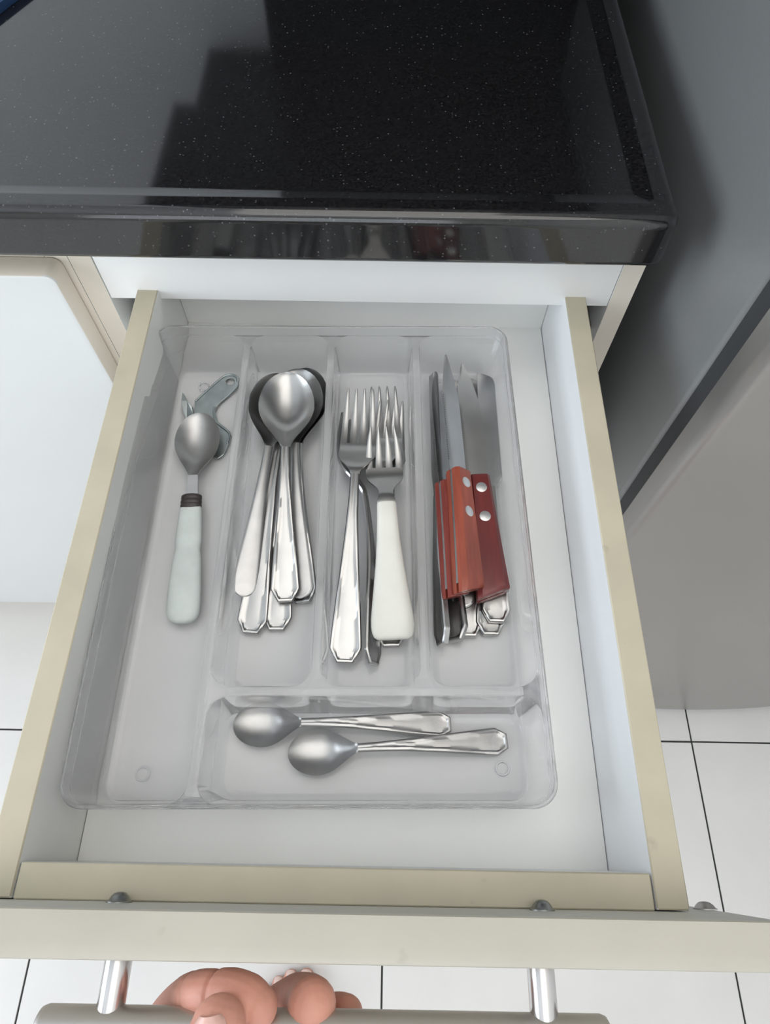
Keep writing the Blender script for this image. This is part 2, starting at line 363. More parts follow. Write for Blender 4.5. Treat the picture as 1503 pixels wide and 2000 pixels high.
# ------------------------------------------------------------------ neighbouring cabinet on the left
cab2 = thing('door_cabinet', -480, 690, ZF, 'base cabinet with a plain white lacquered door left of the open drawer', 'cabinet'); c2 = (-480, 690, ZF)
box('side_panel', -229.5, -213.4, CY, 960, ZF + 100, 51, ['melamine', 'cabinet_beige'], cab2, c2, fm=fmix)
box('side_panel', -760, -744, CY, 960, ZF + 100, 51, 'melamine', cab2, c2)
box('rail', -743.6, -229.9, CY, CY + 18, 10, 51, 'cabinet_beige', cab2, c2)
box('bottom_panel', -743.6, -229.9, CY + 2, 949, ZF + 100, ZF + 116, 'melamine', cab2, c2)
box('toe_kick', -750, -220, CY + 50, CY + 66, ZF + .2, ZF + 99, 'cabinet_beige', cab2, c2)
def door():
    lo = []
    for y, ins in ((CY - 1, 0), (CY - 18.4, 0), (CY - 19.6, .5), (CY - 20, 1.4)):
        lo.append([(a - c2[0], y - c2[1], b_ - c2[2]) for a, b_, _ in rrect(-735 + ins, -218.6 - ins, -668 + ins, 31 - ins, 7, 0, 5)])
    v, f = loft(lo)
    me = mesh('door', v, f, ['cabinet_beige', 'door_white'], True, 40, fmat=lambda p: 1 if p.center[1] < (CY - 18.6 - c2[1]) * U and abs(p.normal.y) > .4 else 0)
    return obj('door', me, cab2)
door()
cab3 = thing('door_cabinet', -1370, 690, ZF, 'far base cabinet at the end of the worktop by the window wall', 'cabinet'); c3 = (-1370, 690, ZF)
box('body', -1980, -761, CY, 960, ZF + 100, 51, 'melamine', cab3, c3)
for xa in (-1970, -1367): box('door', xa, xa + 598, CY - 20, CY - 1, -668, 31, 'white_lacquer', cab3, c3, bev=1)
box('toe_kick', -1970, -770, CY + 50, CY + 66, ZF + .2, ZF + 99, 'cabinet_beige', cab3, c3)

# ------------------------------------------------------------------ fridge
fr = thing('fridge', 535, 600, ZF, 'grey fridge with a curved metallic door standing right of the worktop', 'fridge'); fo = (535, 600, ZF)
FX0, FX1 = 240, 830
box('body', FX0, FX1, 322, 930, ZF + 30, 900, 'fridge_side', fr, fo, bev=4, seg=3)
box('gasket', FX0 + 3, FX1 - 3, 303, 322, ZF + 46, 895, 'gasket', fr, fo)
def fridge_door(name, z0, z1):
    pts = []
    xc = (FX0 + FX1) / 2; hw = (FX1 - FX0) / 2
    def yf(x): return 251 + 30 * (abs(x - xc) / hw) ** 2
    pts.append((FX1, 303)); pts.append((FX0, 303))
    ys = yf(FX0 + 9)
    for k in range(7):
        a = math.pi + (math.pi / 2) * k / 6; pts.append((FX0 + 10 + 10 * math.cos(a), ys + 10 + 10 * math.sin(a)))
    for k in range(1, 24):
        x = FX0 + 10 + (2 * hw - 20) * k / 24; pts.append((x, yf(x)))
    for k in range(7):
        a = -math.pi / 2 + (math.pi / 2) * k / 6; pts.append((FX1 - 10 + 10 * math.cos(a), ys + 10 + 10 * math.sin(a)))
    cx, cy = xc, 290
    lo = []
    for z, s_ in ((z0, .99), (z0 + 2, .997), (z0 + 5, 1), (z1 - 5, 1), (z1 - 2, .997), (z1, .99)):
        lo.append([(cx + (a - cx) * s_ - fo[0], cy + (b_ - cy) * s_ - fo[1], z - fo[2]) for a, b_ in pts])
    v, f = loft(lo); return obj(name, mesh(name, v, f, 'fridge_door', True, 35), fr)
fridge_door('door', ZF + 40, 420); fridge_door('door', 428, 895)
for x in (275, 795): box('foot', x - 20, x + 20, 380, 420, ZF + .2, ZF + 30, 'gasket', fr, fo)
for x in (275, 795): box('foot', x - 20, x + 20, 840, 880, ZF + .2, ZF + 30, 'gasket', fr, fo)

# ------------------------------------------------------------------ folded cloth at the back left of the worktop
cl = thing('kitchen_cloth', -332, 652, 87.4, 'folded beige cloth with blue hem on the back left of the worktop', 'cloth'); cl.rotation_euler = (0, 0, math.radians(-22))
v, f = loft([rrect(-45, 40, -50, 60, 8, 0), rrect(-46, 41, -51, 61, 9, 3), rrect(-45, 40, -50, 60, 8, 7), rrect(-40, 35, -45, 55, 6, 8)])
obj('folded_sheet', mesh('folded_sheet', v, f, 'cloth_beige', True, 60), cl)
v, f = loft([rrect(42.3, 51, -50, 60, 4, 0), rrect(42.3, 51.5, -51, 61, 5, 3), rrect(42.3, 51, -50, 60, 4, 6)])
obj('hem', mesh('hem', v, f, 'cloth_blue', True, 60), cl)

# ------------------------------------------------------------------ clear cutlery tray
TC = (-20.3, 215.5); TA = math.radians(1.0); TB = -69.4
tray = thing('cutlery_tray', TC[0], TC[1], TB, 'clear plastic cutlery tray with five compartments inside the open drawer', 'tray'); tray.rotation_euler = (0, 0, TA)
def build_tray():
    V_, F_ = [], []
    def add(l): n = len(V_); V_.extend(l); return list(range(n, n + len(l)))
    def skin(a, b_):
        n = len(a)
        for k in range(n): F_.append((a[k], a[(k + 1) % n], b_[(k + 1) % n], b_[k]))
    z = lambda q: q - TB
    outer = [(130.5, 166.5, 12, TB), (131.2, 167.2, 12, TB + .8), (136.3, 172.3, 14, -21), (136.8, 172.8, 14.4, -20), (136.8, 172.8, 14.4, -18.9), (136.2, 172.2, 14, -18.2), (135.4, 171.4, 13.5, -18), (134.8, 170.8, 13, -18.4), (134.5, 170.5, 12.8, -19.4), (134.4, 170.4, 12.6, -27)]
    prev = None
    for a, b_, r, zz in outer:
        l = add(rrect(-a, a, -b_, b_, r, z(zz), 8))
        if prev: skin(prev, l)
        else: F_.append(tuple(l))
        prev = l
    rim_in = prev
    cups = [(-133, -69, -169, 169), (-63, -3, -105, 169), (3, 63, -105, 169), (69, 133, -105, 169), (-63, 133, -169, -111)]
    holes = []
    for x0, x1, y0, y1 in cups:
        prev = None
        for i, zz in ((-1.2, -27), (-.5, -27.25), (-.12, -27.8), (0, -28.6), (2.8, -61), (3.3, -63.2), (4.4, -64.8), (6.2, -65.8), (9, -66.1)):
            ins = lambda edge, lim: (max(i, 0) * 1.42 - 1.2 if i < 3 else i) if abs(edge) >= lim else i     # walls shared with the outer rim have no rounded lip
            l = add(rrect(x0 + ins(x0, 133), x1 - ins(x1, 133), y0 + ins(y0, 169), y1 - ins(y1, 169), max(12 - i * .6, 4), z(zz), 8))
            if prev: skin(prev, l)
            else: holes.append(l)
            prev = l
        F_.append(tuple(prev))
    polys = [rim_in] + holes
    flat = [i for p in polys for i in p]
    for tri in tessellate_polygon([[Vector(V_[i]) for i in p] for p in polys]): F_.append(tuple(flat[k] for k in tri))
    me = mesh('tray_shell', V_, F_, 'clear_plastic', True, 50)
    return me
obj('tray_shell', build_tray(), tray)
def ring_mesh():
    vs_, fs = [], []
    for i in range(20):
        a = 2 * math.pi * i / 20
        for r, zz in ((3.2, -.3), (3.6, .5), (4.4, .5), (4.8, -.3)): vs_.append((r * math.cos(a), r * math.sin(a), zz))
    for i in range(20):
        for k in range(4): fs.append((i * 4 + k, i * 4 + (k + 1) % 4, ((i + 1) % 20) * 4 + (k + 1) % 4, ((i + 1) % 20) * 4 + k))
    return mesh('foot_mark', vs_, fs, 'clear_plastic', True, 60)
rm = ring_mesh()
for x, y in ((-108, -150), (115, -147), (-108, 150), (115, 150)): obj('foot_mark', rm, tray, (x, y, -66.1 - TB + .35))

# ------------------------------------------------------------------ cutlery: local frame = handle end at the origin, tip at +Y, z up
def place(root, A, B, L, roll=0.0):
    A, B = Vector(A), Vector(B); d = B - A; s = d.length / L; y = d.normalized()
    z = Vector((0, 0, 1)); z = (z - y * z.dot(y)).normalized(); x = y.cross(z)
    q = math.radians(roll); x, z = x * math.cos(q) - z * math.sin(q), x * math.sin(q) + z * math.cos(q)
    m_ = Matrix((x * s, y * s, z * s)).transposed().to_4x4(); m_.translation = W(*A)
    root.matrix_world = m_
COLS = [-1, -.93, -.85, -.76, -.62, -.4, -.2, 0, .2, .4, .62, .76, .85, .93, 1]
def handle_vf(y0, wfun, zfun, thick, end, yend, wend, border=True, n=46):
    """flat stainless handle from its end (y=0) to yend"""
    ch = wend * (.85 if end == 'hex' else 1.0)
    rows = [0, .5, 1.1, 1.8, 2.6, 3.4] + lin(4.4, ch + 2, 7) + lin(ch + 5, yend, n)
    def w(y):
        ww = wfun(y)
        if y < ch:
            k = y / ch
            ww *= (.5 + .5 * k) if end == 'hex' else max(.12, math.sqrt(max(0, 1 - (1 - k) ** 2)))
        return ww
    def hh(y, c):
        d = min((1 - abs(c)) * w(y) * .86, y)
        if not border: return .5 * sm(d / 1.2) + .8 * (1 - c * c) * sm(y / 10)
        fade = 1 - .55 * sm((y - 40) / 60)
        rise = 1.0 * sm(d / .7); fall = 0.85 * sm((d - 1.7) / 1.0)
        return .3 + (rise - fall * fade) + .5 * (1 - c * c) * sm((y - 4) / 12)
    return grid_solid(rows, COLS, lambda y, c: (c * w(y), y, zfun(y) + hh(y, c)), lambda y, c: (c * w(y) * .97, y, zfun(y) - thick + .4 * abs(c)))
def spoon_meshes(key, L=190., bl=72., bw=44., dep=9.5, wend=10.5, wneck=3.4, end='hex', border=True, mt='steel', hlen=None):
    yn = L - bl
    def zc(y):   # side profile of the handle over the chord
        k = y / yn
        return 8.2 * math.sin(math.pi * min(1, k) * .62) ** 1.4 * (1 if k < 1 else 1)
    zn = zc(yn)
    def wf(y):
        k = y / yn
        return wend + (wneck - wend) * sm(k ** .8)
    hv = handle_vf(0, wf, zc, 1.6, end, yn, wend, border)
    rows = [0, .02, .05, .09, .14, .2, .27, .34, .42, .5, .58, .66, .74, .81, .87, .92, .955, .98, .994, 1.0]
    cols = lin(-1, 1, 17)
    def bwid(t):
        if t < .56: return wneck + (bw / 2 - wneck) * math.sin(math.pi / 2 * t / .56) ** 1.35
        return max(.8, bw / 2 * math.sqrt(max(0, 1 - ((t - .56) / .44) ** 2)))
    def rimz(t): return zn * (1 - sm(t / .42)) + 1.2 * math.sin(math.pi * t)
    def g(t): return max(0, 1 - ((t - .54) / .54 if t < .54 else (t - .54) / .46) ** 2) ** .75
    def top(t, c):
        bowlz = rimz(t) - dep * g(t) * (1 - abs(c) ** 2.1)
        return (c * bwid(t), yn + t * bl, bowlz + (.55 * (1 - c * c) + .3) * (1 - sm(t / .10)))
    def bot(t, c):
        x, y, z = top(t, c); return (x * .985, y, z - 1.3 - .3 * (1 - abs(c)))
    return dict(handle=mesh(key + '_handle', *hv, mt, True, 28), bowl=mesh(key + '_bowl', *grid_solid(rows, cols, top, bot), mt, True, 50)), L
def cutlery(name, parts, L, A, B, roll, label, cat, group=None):
    r = bpy.data.objects.new(name, None); C.objects.link(r); r.empty_display_size = .01
    place(r, A, B, L, roll)
    for n, me in parts: obj(n, me, r)
    return tag(r, label, cat, group)
SH, SL = spoon_meshes('spoon_hex')
SX, SXL = spoon_meshes('spoon_hex_long', L=216.)
SR, _ = spoon_meshes('spoon_plain', wend=9.5, end='round', border=False, mt='steel_satin')
GS = 'tablespoons heaped in one compartment'
for me, A, B, roll, lab in (
    (SX, (-51.1, 155.8, -64), (-55.5, 370, -56), 0, 'faceted stainless tablespoon at the bottom of the spoon heap, handle end under the others'),
    (SX, (-68.1, 152.6, -62), (-56.5, 368, -52.5), 0, 'stainless tablespoon whose faceted handle end reaches lowest left in the spoon heap'),
    (SH, (-34.4, 175.8, -64), (-48.5, 370.3, -48.5), -16, 'stainless tablespoon with faceted handle lying rightmost, under a plain handled spoon'),
    (SR, (-36.2, 178.1, -61), (-53, 366.3, -44.5), -6, 'plain rounded tablespoon on the right of the heap, just under the topmost spoon'),
    (SR, (-75.4, 177.2, -57), (-62.5, 358.5, -41), 13, 'plain stainless tablespoon with smooth rounded handle lying leftmost in the spoon heap'),
    (SH, (-45.5, 173.2, -55), (-57.5, 355.5, -35.5), 2, 'shiny stainless tablespoon lying on top of the spoon heap, bowl fully visible')):
    cutlery('tablespoon', (('bowl', me['bowl']), ('handle', me['handle'])), SXL if me is SX else SL, A, B, roll, lab, 'spoon', GS)
TS, TL = spoon_meshes('teaspoon', L=137., bl=43., bw=27.5, dep=6, wend=8.6, wneck=2.6, mt='steel_satin')
cutlery('teaspoon', (('bowl', TS['bowl']), ('handle', TS['handle'])), TL, (65.7, 96, -63.5), (-71.6, 92.6, -58.5), 0, 'small stainless teaspoon in the wide front compartment, nearer to the tall compartments', 'spoon', 'teaspoons')
cutlery('teaspoon', (('bowl', TS['bowl']), ('handle', TS['handle'])), TL, (100.9, 86.3, -62.5), (-35.8, 75.9, -58), 0, 'small stainless teaspoon in the wide front compartment, nearest to the drawer front', 'spoon', 'teaspoons')

# spoon with pale mint handle
def mint_spoon():
    L = 172.; bl = 58.; yn = L - bl; bw = 35.; wn = 3.6
    rows = [0, .02, .05, .09, .14, .2, .27, .34, .42, .5, .58, .66, .74, .81, .87, .92, .955, .98, .994, 1.0]
    bwid = lambda t: wn + (bw / 2 - wn) * math.sin(math.pi / 2 * t / .56) ** 1.3 if t < .56 else max(.7, bw / 2 * math.sqrt(max(0, 1 - ((t - .56) / .44) ** 2)))
    g = lambda t: max(0, 1 - ((t - .54) / .54 if t < .54 else (t - .54) / .46) ** 2) ** .75
    top = lambda t, c: (c * bwid(t), yn + t * bl, 4 * (1 - sm(t / .35)) - 7.5 * g(t) * (1 - abs(c) ** 2.1) + .6)
    bot = lambda t, c: (top(t, c)[0] * .98, top(t, c)[1], top(t, c)[2] - 1.4)
    bowl = mesh('mint_bowl', *grid_solid(rows, lin(-1, 1, 15), top, bot), 'steel_satin', True, 50)
    y1 = 88.
    hv = grid_solid(lin(y1 + 7, yn, 8), lin(-1, 1, 7), lambda y, c: (c * (5.2 + (wn - 5.2) * (y - y1) / (yn - y1)), y, 4.6), lambda y, c: (c * (5.2 + (wn - 5.2) * (y - y1) / (yn - y1)), y, 2.6))
    shank = mesh('shank', *hv, 'steel_satin', True, 40)
    fer = []
    for y, k in ((y1 - 2, .96), (y1 - 1.4, 1.06), (y1 + 1.2, 1.06), (y1 + 1.5, 1.0), (y1 + 2.5, 1.0), (y1 + 2.8, 1.05), (y1 + 4.6, 1.05), (y1 + 4.9, 1.0), (y1 + 5.9, 1.0), (y1 + 6.2, 1.04), (y1 + 8.6, 1.02), (y1 + 9.2, .92)):
        fer.append([(7.4 * k * math.cos(a), y, 3.4 + 4.3 * k * math.sin(a)) for a in (2 * math.pi * i / 24 for i in range(24))])
    ferr = mesh('ferrule', *loft(fer), 'dark_plastic', True, 40)
    lo = []
    for y, w_, hz in ((0, 2.5, 1.4), (.7, 6, 2.8), (2.2, 8.6, 3.9), (4.6, 10.4, 4.6), (8, 11.3, 4.9), (14, 11.6, 5), (28, 11.2, 5), (44, 10.3, 4.9), (50, 9.7, 4.6), (53, 8.9, 4.2), (57, 9.0, 4.3), (60, 9.5, 4.6), (72, 9.0, 4.6), (84, 8.2, 4.4), (87.5, 7.8, 4.3)):
        lo.append([(w_ * math.copysign(abs(math.cos(a)) ** .75, math.cos(a)), y, 3.0 + hz * math.copysign(abs(math.sin(a)) ** .85, math.sin(a)) * (1.0)) for a in (2 * math.pi * i / 28 for i in range(28))])
    hand = mesh('handle', *loft(lo), 'mint_plastic', True, 60)
    cutlery('dessert_spoon', (('bowl', bowl), ('shank', shank), ('ferrule', ferr), ('handle', hand)), L, (-114.2, 157.8, -61.8), (-126.2, 327.5, -53.0), 0, 'worn spoon with pale mint plastic handle and dark collar in the left compartment', 'spoon')
mint_spoon()

# bottle opener stamped from sheet metal
def opener():
    o0 = Vector((-120, 330, -65.8))
    P = [(-135.7, 347.8), (-129.5, 356.5), (-116.5, 373.5), (-113.5, 375.6), (-109.9, 376.5), (-106.5, 376), (-103.8, 374.2), (-101.8, 371.2), (-101.5, 368.2), (-102.4, 362.6), (-108.3, 353.8), (-114.3, 346.7), (-116.8, 342), (-117.3, 336.6), (-114.2, 327.6), (-107.3, 321.8), (-103.2, 318.2), (-101.4, 313.8), (-102.4, 307.3), (-105.1, 296.3), (-109, 292.6), (-121, 295.5), (-134, 293.4), (-138.5, 295), (-141.5, 298.2), (-142.6, 302.8), (-140.3, 313.8), (-136.7, 325.7), (-134.4, 334.7), (-134.8, 341)]
    hole = [(-109.3 + 3.6 * math.cos(a), 368 + 3.6 * math.sin(a)) for a in (2 * math.pi * i / 16 for i in range(16))]
    slot = [(-120.5 + 10 * math.cos(a), 311 + 8.5 * math.sin(a)) for a in (2 * math.pi * i / 20 for i in range(20))]
    r = thing('bottle_opener', o0.x, o0.y, o0.z, 'stamped grey metal bottle opener with a hooked spur under the mint handled spoon', 'bottle opener')
    loops = [P, hole, slot]; n = sum(len(l) for l in loops); V_ = []
    for zz in (.1, 1.9):
        for l in loops: V_ += [(a - o0.x, b_ - o0.y, zz) for a, b_ in l]
    F_ = []
    for tri in tessellate_polygon([[Vector((a, b_, 0)) for a, b_ in l] for l in loops]):
        F_.append(tuple(tri)); F_.append(tuple(k + n for k in tri[::-1]))
    s0 = 0
    for l in loops:
        for k in range(len(l)):
            a, b_ = s0 + k, s0 + (k + 1) % len(l); F_.append((a, b_, b_ + n, a + n))
        s0 += len(l)
    me = mesh('plate', V_, F_, 'zinc', False); pl = obj('plate', me, r)
    bv = pl.modifiers.new('bevel', 'BEVEL'); bv.width = .5 * U; bv.segments = 2; bv.limit_method = 'ANGLE'
    H = [(-144, 349.9, 9.5), (-139.8, 343.1, 7.5), (-136.2, 339.7, 4.5), (-135.2, 334.8, 2.2), (-136, 328.8, 2), (-138.2, 325.4, 3.2), (-142, 333, 6.5), (-143.8, 342, 9)]
    n = len(H); V_ = [(a - o0.x, b_ - o0.y, c) for a, b_, c in H] + [(a - o0.x + .8, b_ - o0.y - .3, c - 1.6) for a, b_, c in H]
    F_ = [tuple(range(n)), tuple(range(2 * n - 1, n - 1, -1))] + [(k, (k + 1) % n, n + (k + 1) % n, n + k) for k in range(n)]
    obj('spur', mesh('spur', V_, F_, 'zinc'), r)
    # raised rolled rib along the long edge
    v, f = tube(*smooth_path([(a - o0.x, b_ - o0.y, 2.0) for a, b_ in ((-134.5, 347.5), (-128.5, 356), (-116, 372), (-110, 374.8), (-104.5, 372.3), (-103, 367.5))], [.9] * 6, 4), 8)
    obj('rib', mesh('rib', v, f, 'zinc', True, 60), r)
    v, f = tube(*smooth_path([(a - o0.x, b_ - o0.y, 2.0) for a, b_ in ((-118.3, 341), (-118.5, 336.2), (-115.4, 327), (-108.3, 320.8), (-104.4, 317.3), (-102.8, 313.5), (-103.8, 307))], [.9] * 7, 4), 8)
    obj('rib', mesh('rib', v, f, 'zinc', True, 60), r)
opener()

# ---- forks
def fork_meshes(key, L=212., wend=11., end='hex', hl=None, hw=13.5, tine=46., ivory=False):
    hb = L - 78; y_root = L - tine
    def zc(y):
        if y < hb: return 8.5 * math.sin(math.pi * .62 * y / hb) ** 1.4
        k = (y - hb) / (L - hb); zn = 8.5 * math.sin(math.pi * .62) ** 1.4
        return zn * (1 - sm(k / .42)) - 5.5 * math.sin(math.pi * min(1, max(0, (k - .06) / .94))) ** 1.2
    wn = 3.3
    out = {}
    wf = lambda y: wend + (wn - wend) * sm((y / hb) ** .8)
    if not ivory: out['handle'] = [mesh(key + '_handle', *handle_vf(0, wf, zc, 1.7, end, hb, wend), 'steel', True, 28)]
    def hwid(y):
        k = (y - hb) / (y_root - hb)
        return wn + (hw - wn) * sm(k / .62) if k < .62 else hw
    rows = lin(hb, y_root, 22)
    out['head'] = [mesh(key + '_head', *grid_solid(rows, lin(-1, 1, 13), lambda y, c: (c * hwid(y), y, zc(y) + .35 * (1 - c * c) + .6), lambda y, c: (c * hwid(y), y, zc(y) - 1.3)), 'steel', True, 40)]
    out['tine'] = []
    tw = hw * 2 / (4 + 3 * .45); gap = tw * .45
    for i in range(4):
        xc = -hw + tw / 2 + i * (tw + gap)
        def wt(y):
            k = (y - y_root) / tine; return tw / 2 * (1 - .66 * k ** 1.6) if k < .97 else tw * .1
        def xo(y):
            k = (y - y_root) / tine; return xc * (1 - .13 * k)
        rows = lin(y_root - .6, L, 18)
        out['tine'].append(mesh(key + '_tine', *grid_solid(rows, [-1, -.6, 0, .6, 1], lambda y, c: (xo(y) + c * wt(max(y, y_root)), y, zc(y) + .9 * (1 - .35 * c * c)), lambda y, c: (xo(y) + c * wt(max(y, y_root)), y, zc(y) - 1.2 * (1 - .5 * (y - y_root) / tine))), 'steel', True, 40))
    return out, L
FK, FL = fork_meshes('fork')
GF = 'dinner forks heaped in one compartment'
def fparts(d): return [(n, me) for n in ('head', 'tine', 'handle') if n in d for me in d[n]]
for A, B, roll, lab in (
    ((22.3, 150.6, -64.3), (24.8, 345, -56), 8, 'stainless fork lying lowest on the right, one tine showing beside the ivory handled fork'),
    ((27.2, 145.9, -63.5), (17.9, 356.4, -53), 0, 'stainless fork directly beneath the ivory handled fork, its faceted end poking out'),
    ((15.8, 131.5, -57), (-9.5, 328, -57), 62, 'stainless fork tipped on its edge at the left of the fork heap'),
    ((-3.3, 132.4, -56.5), (0.6, 342.6, -38.5), 0, 'shiny all steel fork on top at the left, faceted handle end pointing to the teaspoons')):
    cutlery('dinner_fork', fparts(FK), FL, A, B, roll, lab, 'fork', GF)
def build_ivory():
    L = 164.; hw = 14.; tine = 33.; yj = 98.; yr = L - tine
    def zc(y):
        k = max(0, (y - yj) / (L - yj)); return 6.5 * (1 - sm(k / .45)) - 4.5 * math.sin(math.pi * min(1, max(0, (k - .1) / .9))) ** 1.2
    wf = lambda y: 7 + (5.2 - 7) * sm((y - yj) / 8) if y < yj + 10 else (5.2 + (hw - 5.2) * sm((y - yj - 10) / 16))
    parts = [('head', mesh('ivory_fork_head', *grid_solid(lin(yj - 2, yr, 24), lin(-1, 1, 13), lambda y, c: (c * wf(y), y, zc(y) + .4 * (1 - c * c) + .6), lambda y, c: (c * wf(y), y, zc(y) - 1.3)), 'steel', True, 40))]
    tw = hw * 2 / (4 + 3 * .42); gap = tw * .42
    for i in range(4):
        xc = -hw + tw / 2 + i * (tw + gap)
        inner = (i == 1 or i == 2)
        wt = lambda y, : tw / 2 * (1 - .75 * max(0, (y - yr) / tine) ** 1.4)
        xo = lambda y, xc=xc: xc * (1 - .22 * max(0, (y - yr) / tine) ** 2)
        parts.append(('tine', mesh('ivory_fork_tine', *grid_solid(lin(yr - .6, L, 16), [-1, -.6, 0, .6, 1], lambda y, c: (xo(y) + c * wt(y), y, zc(y) + .9 * (1 - .35 * c * c)), lambda y, c: (xo(y) + c * wt(y), y, zc(y) - 1.1)), 'steel', True, 40)))
    lo = []
    for y, w_, hz in ((0, 10, 1.6), (.6, 11.6, 2.8), (2, 13.2, 3.6), (5, 14.4, 4.2), (9, 14.9, 4.6), (14, 14.8, 4.8), (30, 12.8, 4.9), (50, 10.2, 4.9), (70, 8.4, 4.7), (88, 7.4, 4.5), (97, 7.1, 4.3), (98.2, 6.6, 3.8)):
        lo.append([(w_ * math.copysign(abs(math.cos(a)) ** .6, math.cos(a)), y, 4.2 * sm(y / 60) + 1.2 + hz * math.copysign(abs(math.sin(a)) ** .8, math.sin(a))) for a in (2 * math.pi * i / 32 for i in range(32))])
    parts.append(('handle', mesh('ivory_handle', *loft(lo), 'ivory_plastic', True, 55)))
    cutlery('dinner_fork', parts, L, (28.4, 146.8, -51.5), (18.1, 305.2, -36), 0, 'steel fork with a broad ivory plastic handle on top of the fork heap', 'fork', GF)
build_ivory()

# ---- table knives
def table_knife(key, L=222., wend=10.5, end='hex', bw=9.5):
    yb_ = L - 112
    wf = lambda y: wend + (4.2 - wend) * sm((y / yb_) ** .75)
    zc = lambda y: 1.2 * math.sin(math.pi * min(1, y / yb_))
    hm = mesh(key + '_handle', *handle_vf(0, wf, zc, 3.2, end, yb_, wend, end == 'hex'), 'steel', True, 28)
    rows = lin(yb_ - .6, L - 14, 20) + [L - 11, L - 8, L - 5.5, L - 3.2, L - 1.4, L - .4, L]
    def edge(y):
        k = (y - yb_) / 10; e = 4.2 + (bw - 4.2) * sm(k)
        if y > L - 14: e = -bw * .75 + (e + bw * .75) * math.sqrt(max(0, 1 - ((y - L + 14) / 14) ** 2))
        return e
    def back(y): return -4.2 - (bw * .82 - 4.2) * sm((y - yb_) / 26)
    cs = [0, .15, .4, .7, .9, 1]
    px = lambda y, c: back(y) + (edge(y) - back(y)) * c
    th = lambda c: .95 * (1 - c) + .12
    bl = mesh(key + '_blade', *grid_solid(rows, cs, lambda y, c: (px(y, c), y, -.4 + th(c)), lambda y, c: (px(y, c), y, -.4 - th(c))), 'steel_blade', True, 30)
    return [('blade', bl), ('handle', hm)], L
TK, TKL = table_knife('table_knife'); TR, _ = table_knife('table_knife_plain', end='round', wend=10)
GK = 'table knives under the red handled knives'
for parts, A, B, roll, lab in (
    (TK, (79.2, 153.5, -62.8), (78.2, 373.9, -63), 0, 'stainless table knife lying flat, its faceted end central below the red handles'),
    (TK, (94.5, 154.8, -62.8), (93.2, 375.3, -63), 4, 'stainless table knife lying flat, faceted end lowest to the right under another knife'),
    (TK, (69.5, 149.4, -59.5), (68.5, 369.4, -60), -42, 'stainless table knife tilted on its side, dark faceted end left below the red handles'),
    (TR, (76.3, 172.6, -57.2), (71.8, 367.8, -56.5), -4, 'plain table knife with a rounded end just under the topmost red handle'),
    (TK, (98.1, 162.4, -58), (102.4, 375.2, -57), 0, 'stainless table knife on the right with broad blade tip by the tray wall'),
    (TK, (60.2, 145.2, -56), (58.2, 372.3, -51), -74, 'stainless table knife standing on edge along the left divider of the knife compartment')):
    cutlery('table_knife', parts, TKL, A, B, roll, lab, 'knife', GK)

# ---- red wooden steak knives
def red_knife(L=202., hl=92., wood='red_wood', w0=7.6, w1=11.4, th=7.0, tip='clip'):
    yb_ = hl
    rows = lin(yb_ - 2, L - 40, 46) + lin(L - 38, L, 24)
    teeth0 = yb_ + 8
    def edge(y):
        e = -8.6
        if y > L - 40: e = -8.6 + 6.5 * ((y - L + 40) / 40) ** 1.6
        return e
    def back(y):
        b_ = 8.0
        if y > L - 46: b_ = 8.0 - 9.5 * ((y - L + 46) / 46) ** 1.5
        return max(b_, edge(y) + .3)
    def ed(y, i):
        e = edge(y)
        return e
    cs = [0, .12, .3, .55, .8, 1]
    px = lambda y, c: edge(y) + (back(y) - edge(y)) * c
    thk = lambda c: .1 + .75 * min(1, c / .32)
    blade = mesh('steak_blade', *grid_solid(rows, cs, lambda y, c: (px(y, c), y, thk(c)), lambda y, c: (px(y, c), y, -thk(c))), 'steel_blade', True, 25)
    # serration: one small scallop ridge after another along the edge
    tv = []
    y = teeth0
    while y < L - 42:
        e = edge(y)
        tv.append(([(e + .1, y, .45), (e + .1, y + 1.5, .45), (e - .9, y + .75, 0), (e + .1, y, -.45), (e + .1, y + 1.5, -.45), (e + 2.6, y + .75, .75)], [(0, 1, 2), (3, 2, 4), (0, 2, 3), (1, 4, 2), (0, 5, 1), (0, 3, 4, 1)]))
        y += 2.1
    ser = mesh('serration', *merge(tv), 'steel', False)
    tang = mesh('tang', *grid_solid(lin(3, hl, 12), [-1, 1], lambda y, c: (c * (w1 + (w0 - w1) * (y / hl) ** .8 - .15), y, .85), lambda y, c: (c * (w1 + (w0 - w1) * (y / hl) ** .8 - .15), y, -.85)), 'steel_satin')
    def scale_vf(sg):
        lo = []
        for y, k in ((0, .80), (1.2, .9), (3.5, .97), (7, 1), (30, 1), (60, 1), (80, 1), (hl - 1, 1), (hl, .93)):
            w_ = (w1 + (w0 - w1) * (max(y, 0) / hl) ** .8) * (.9 + .1 * k); t_ = th * k
            slant = 4.0 * max(0, 1 - y / 14)
            lo.append([(x, y + (slant * (x / w1) if y < 14 else 0), z) for x, z in ((w_, .95 * sg), (w_, sg * t_ * .62), (w_ * .72, sg * t_), (0, sg * t_ * 1.03), (-w_ * .72, sg * t_), (-w_, sg * t_ * .62), (-w_, .95 * sg))])
        return loft(lo)
    sc = [mesh('handle_scale', *scale_vf(s), wood, True, 32) for s in (1, -1)]
    rv = []
    for y in (hl - 11.5, hl - 35):
        loops = [[(4.0 * k * math.cos(a), y + 4.0 * k * math.sin(a), z) for a in (2 * math.pi * i / 18 for i in range(18))] for z, k in ((-th * 1.06, .8), (-th * 1.04, 1), (th * 1.04, 1), (th * 1.075, .8))]
        rv.append(mesh('rivet', *loft(loops), 'rivet_metal', True, 40))
    return blade, ser, tang, sc, rv, L
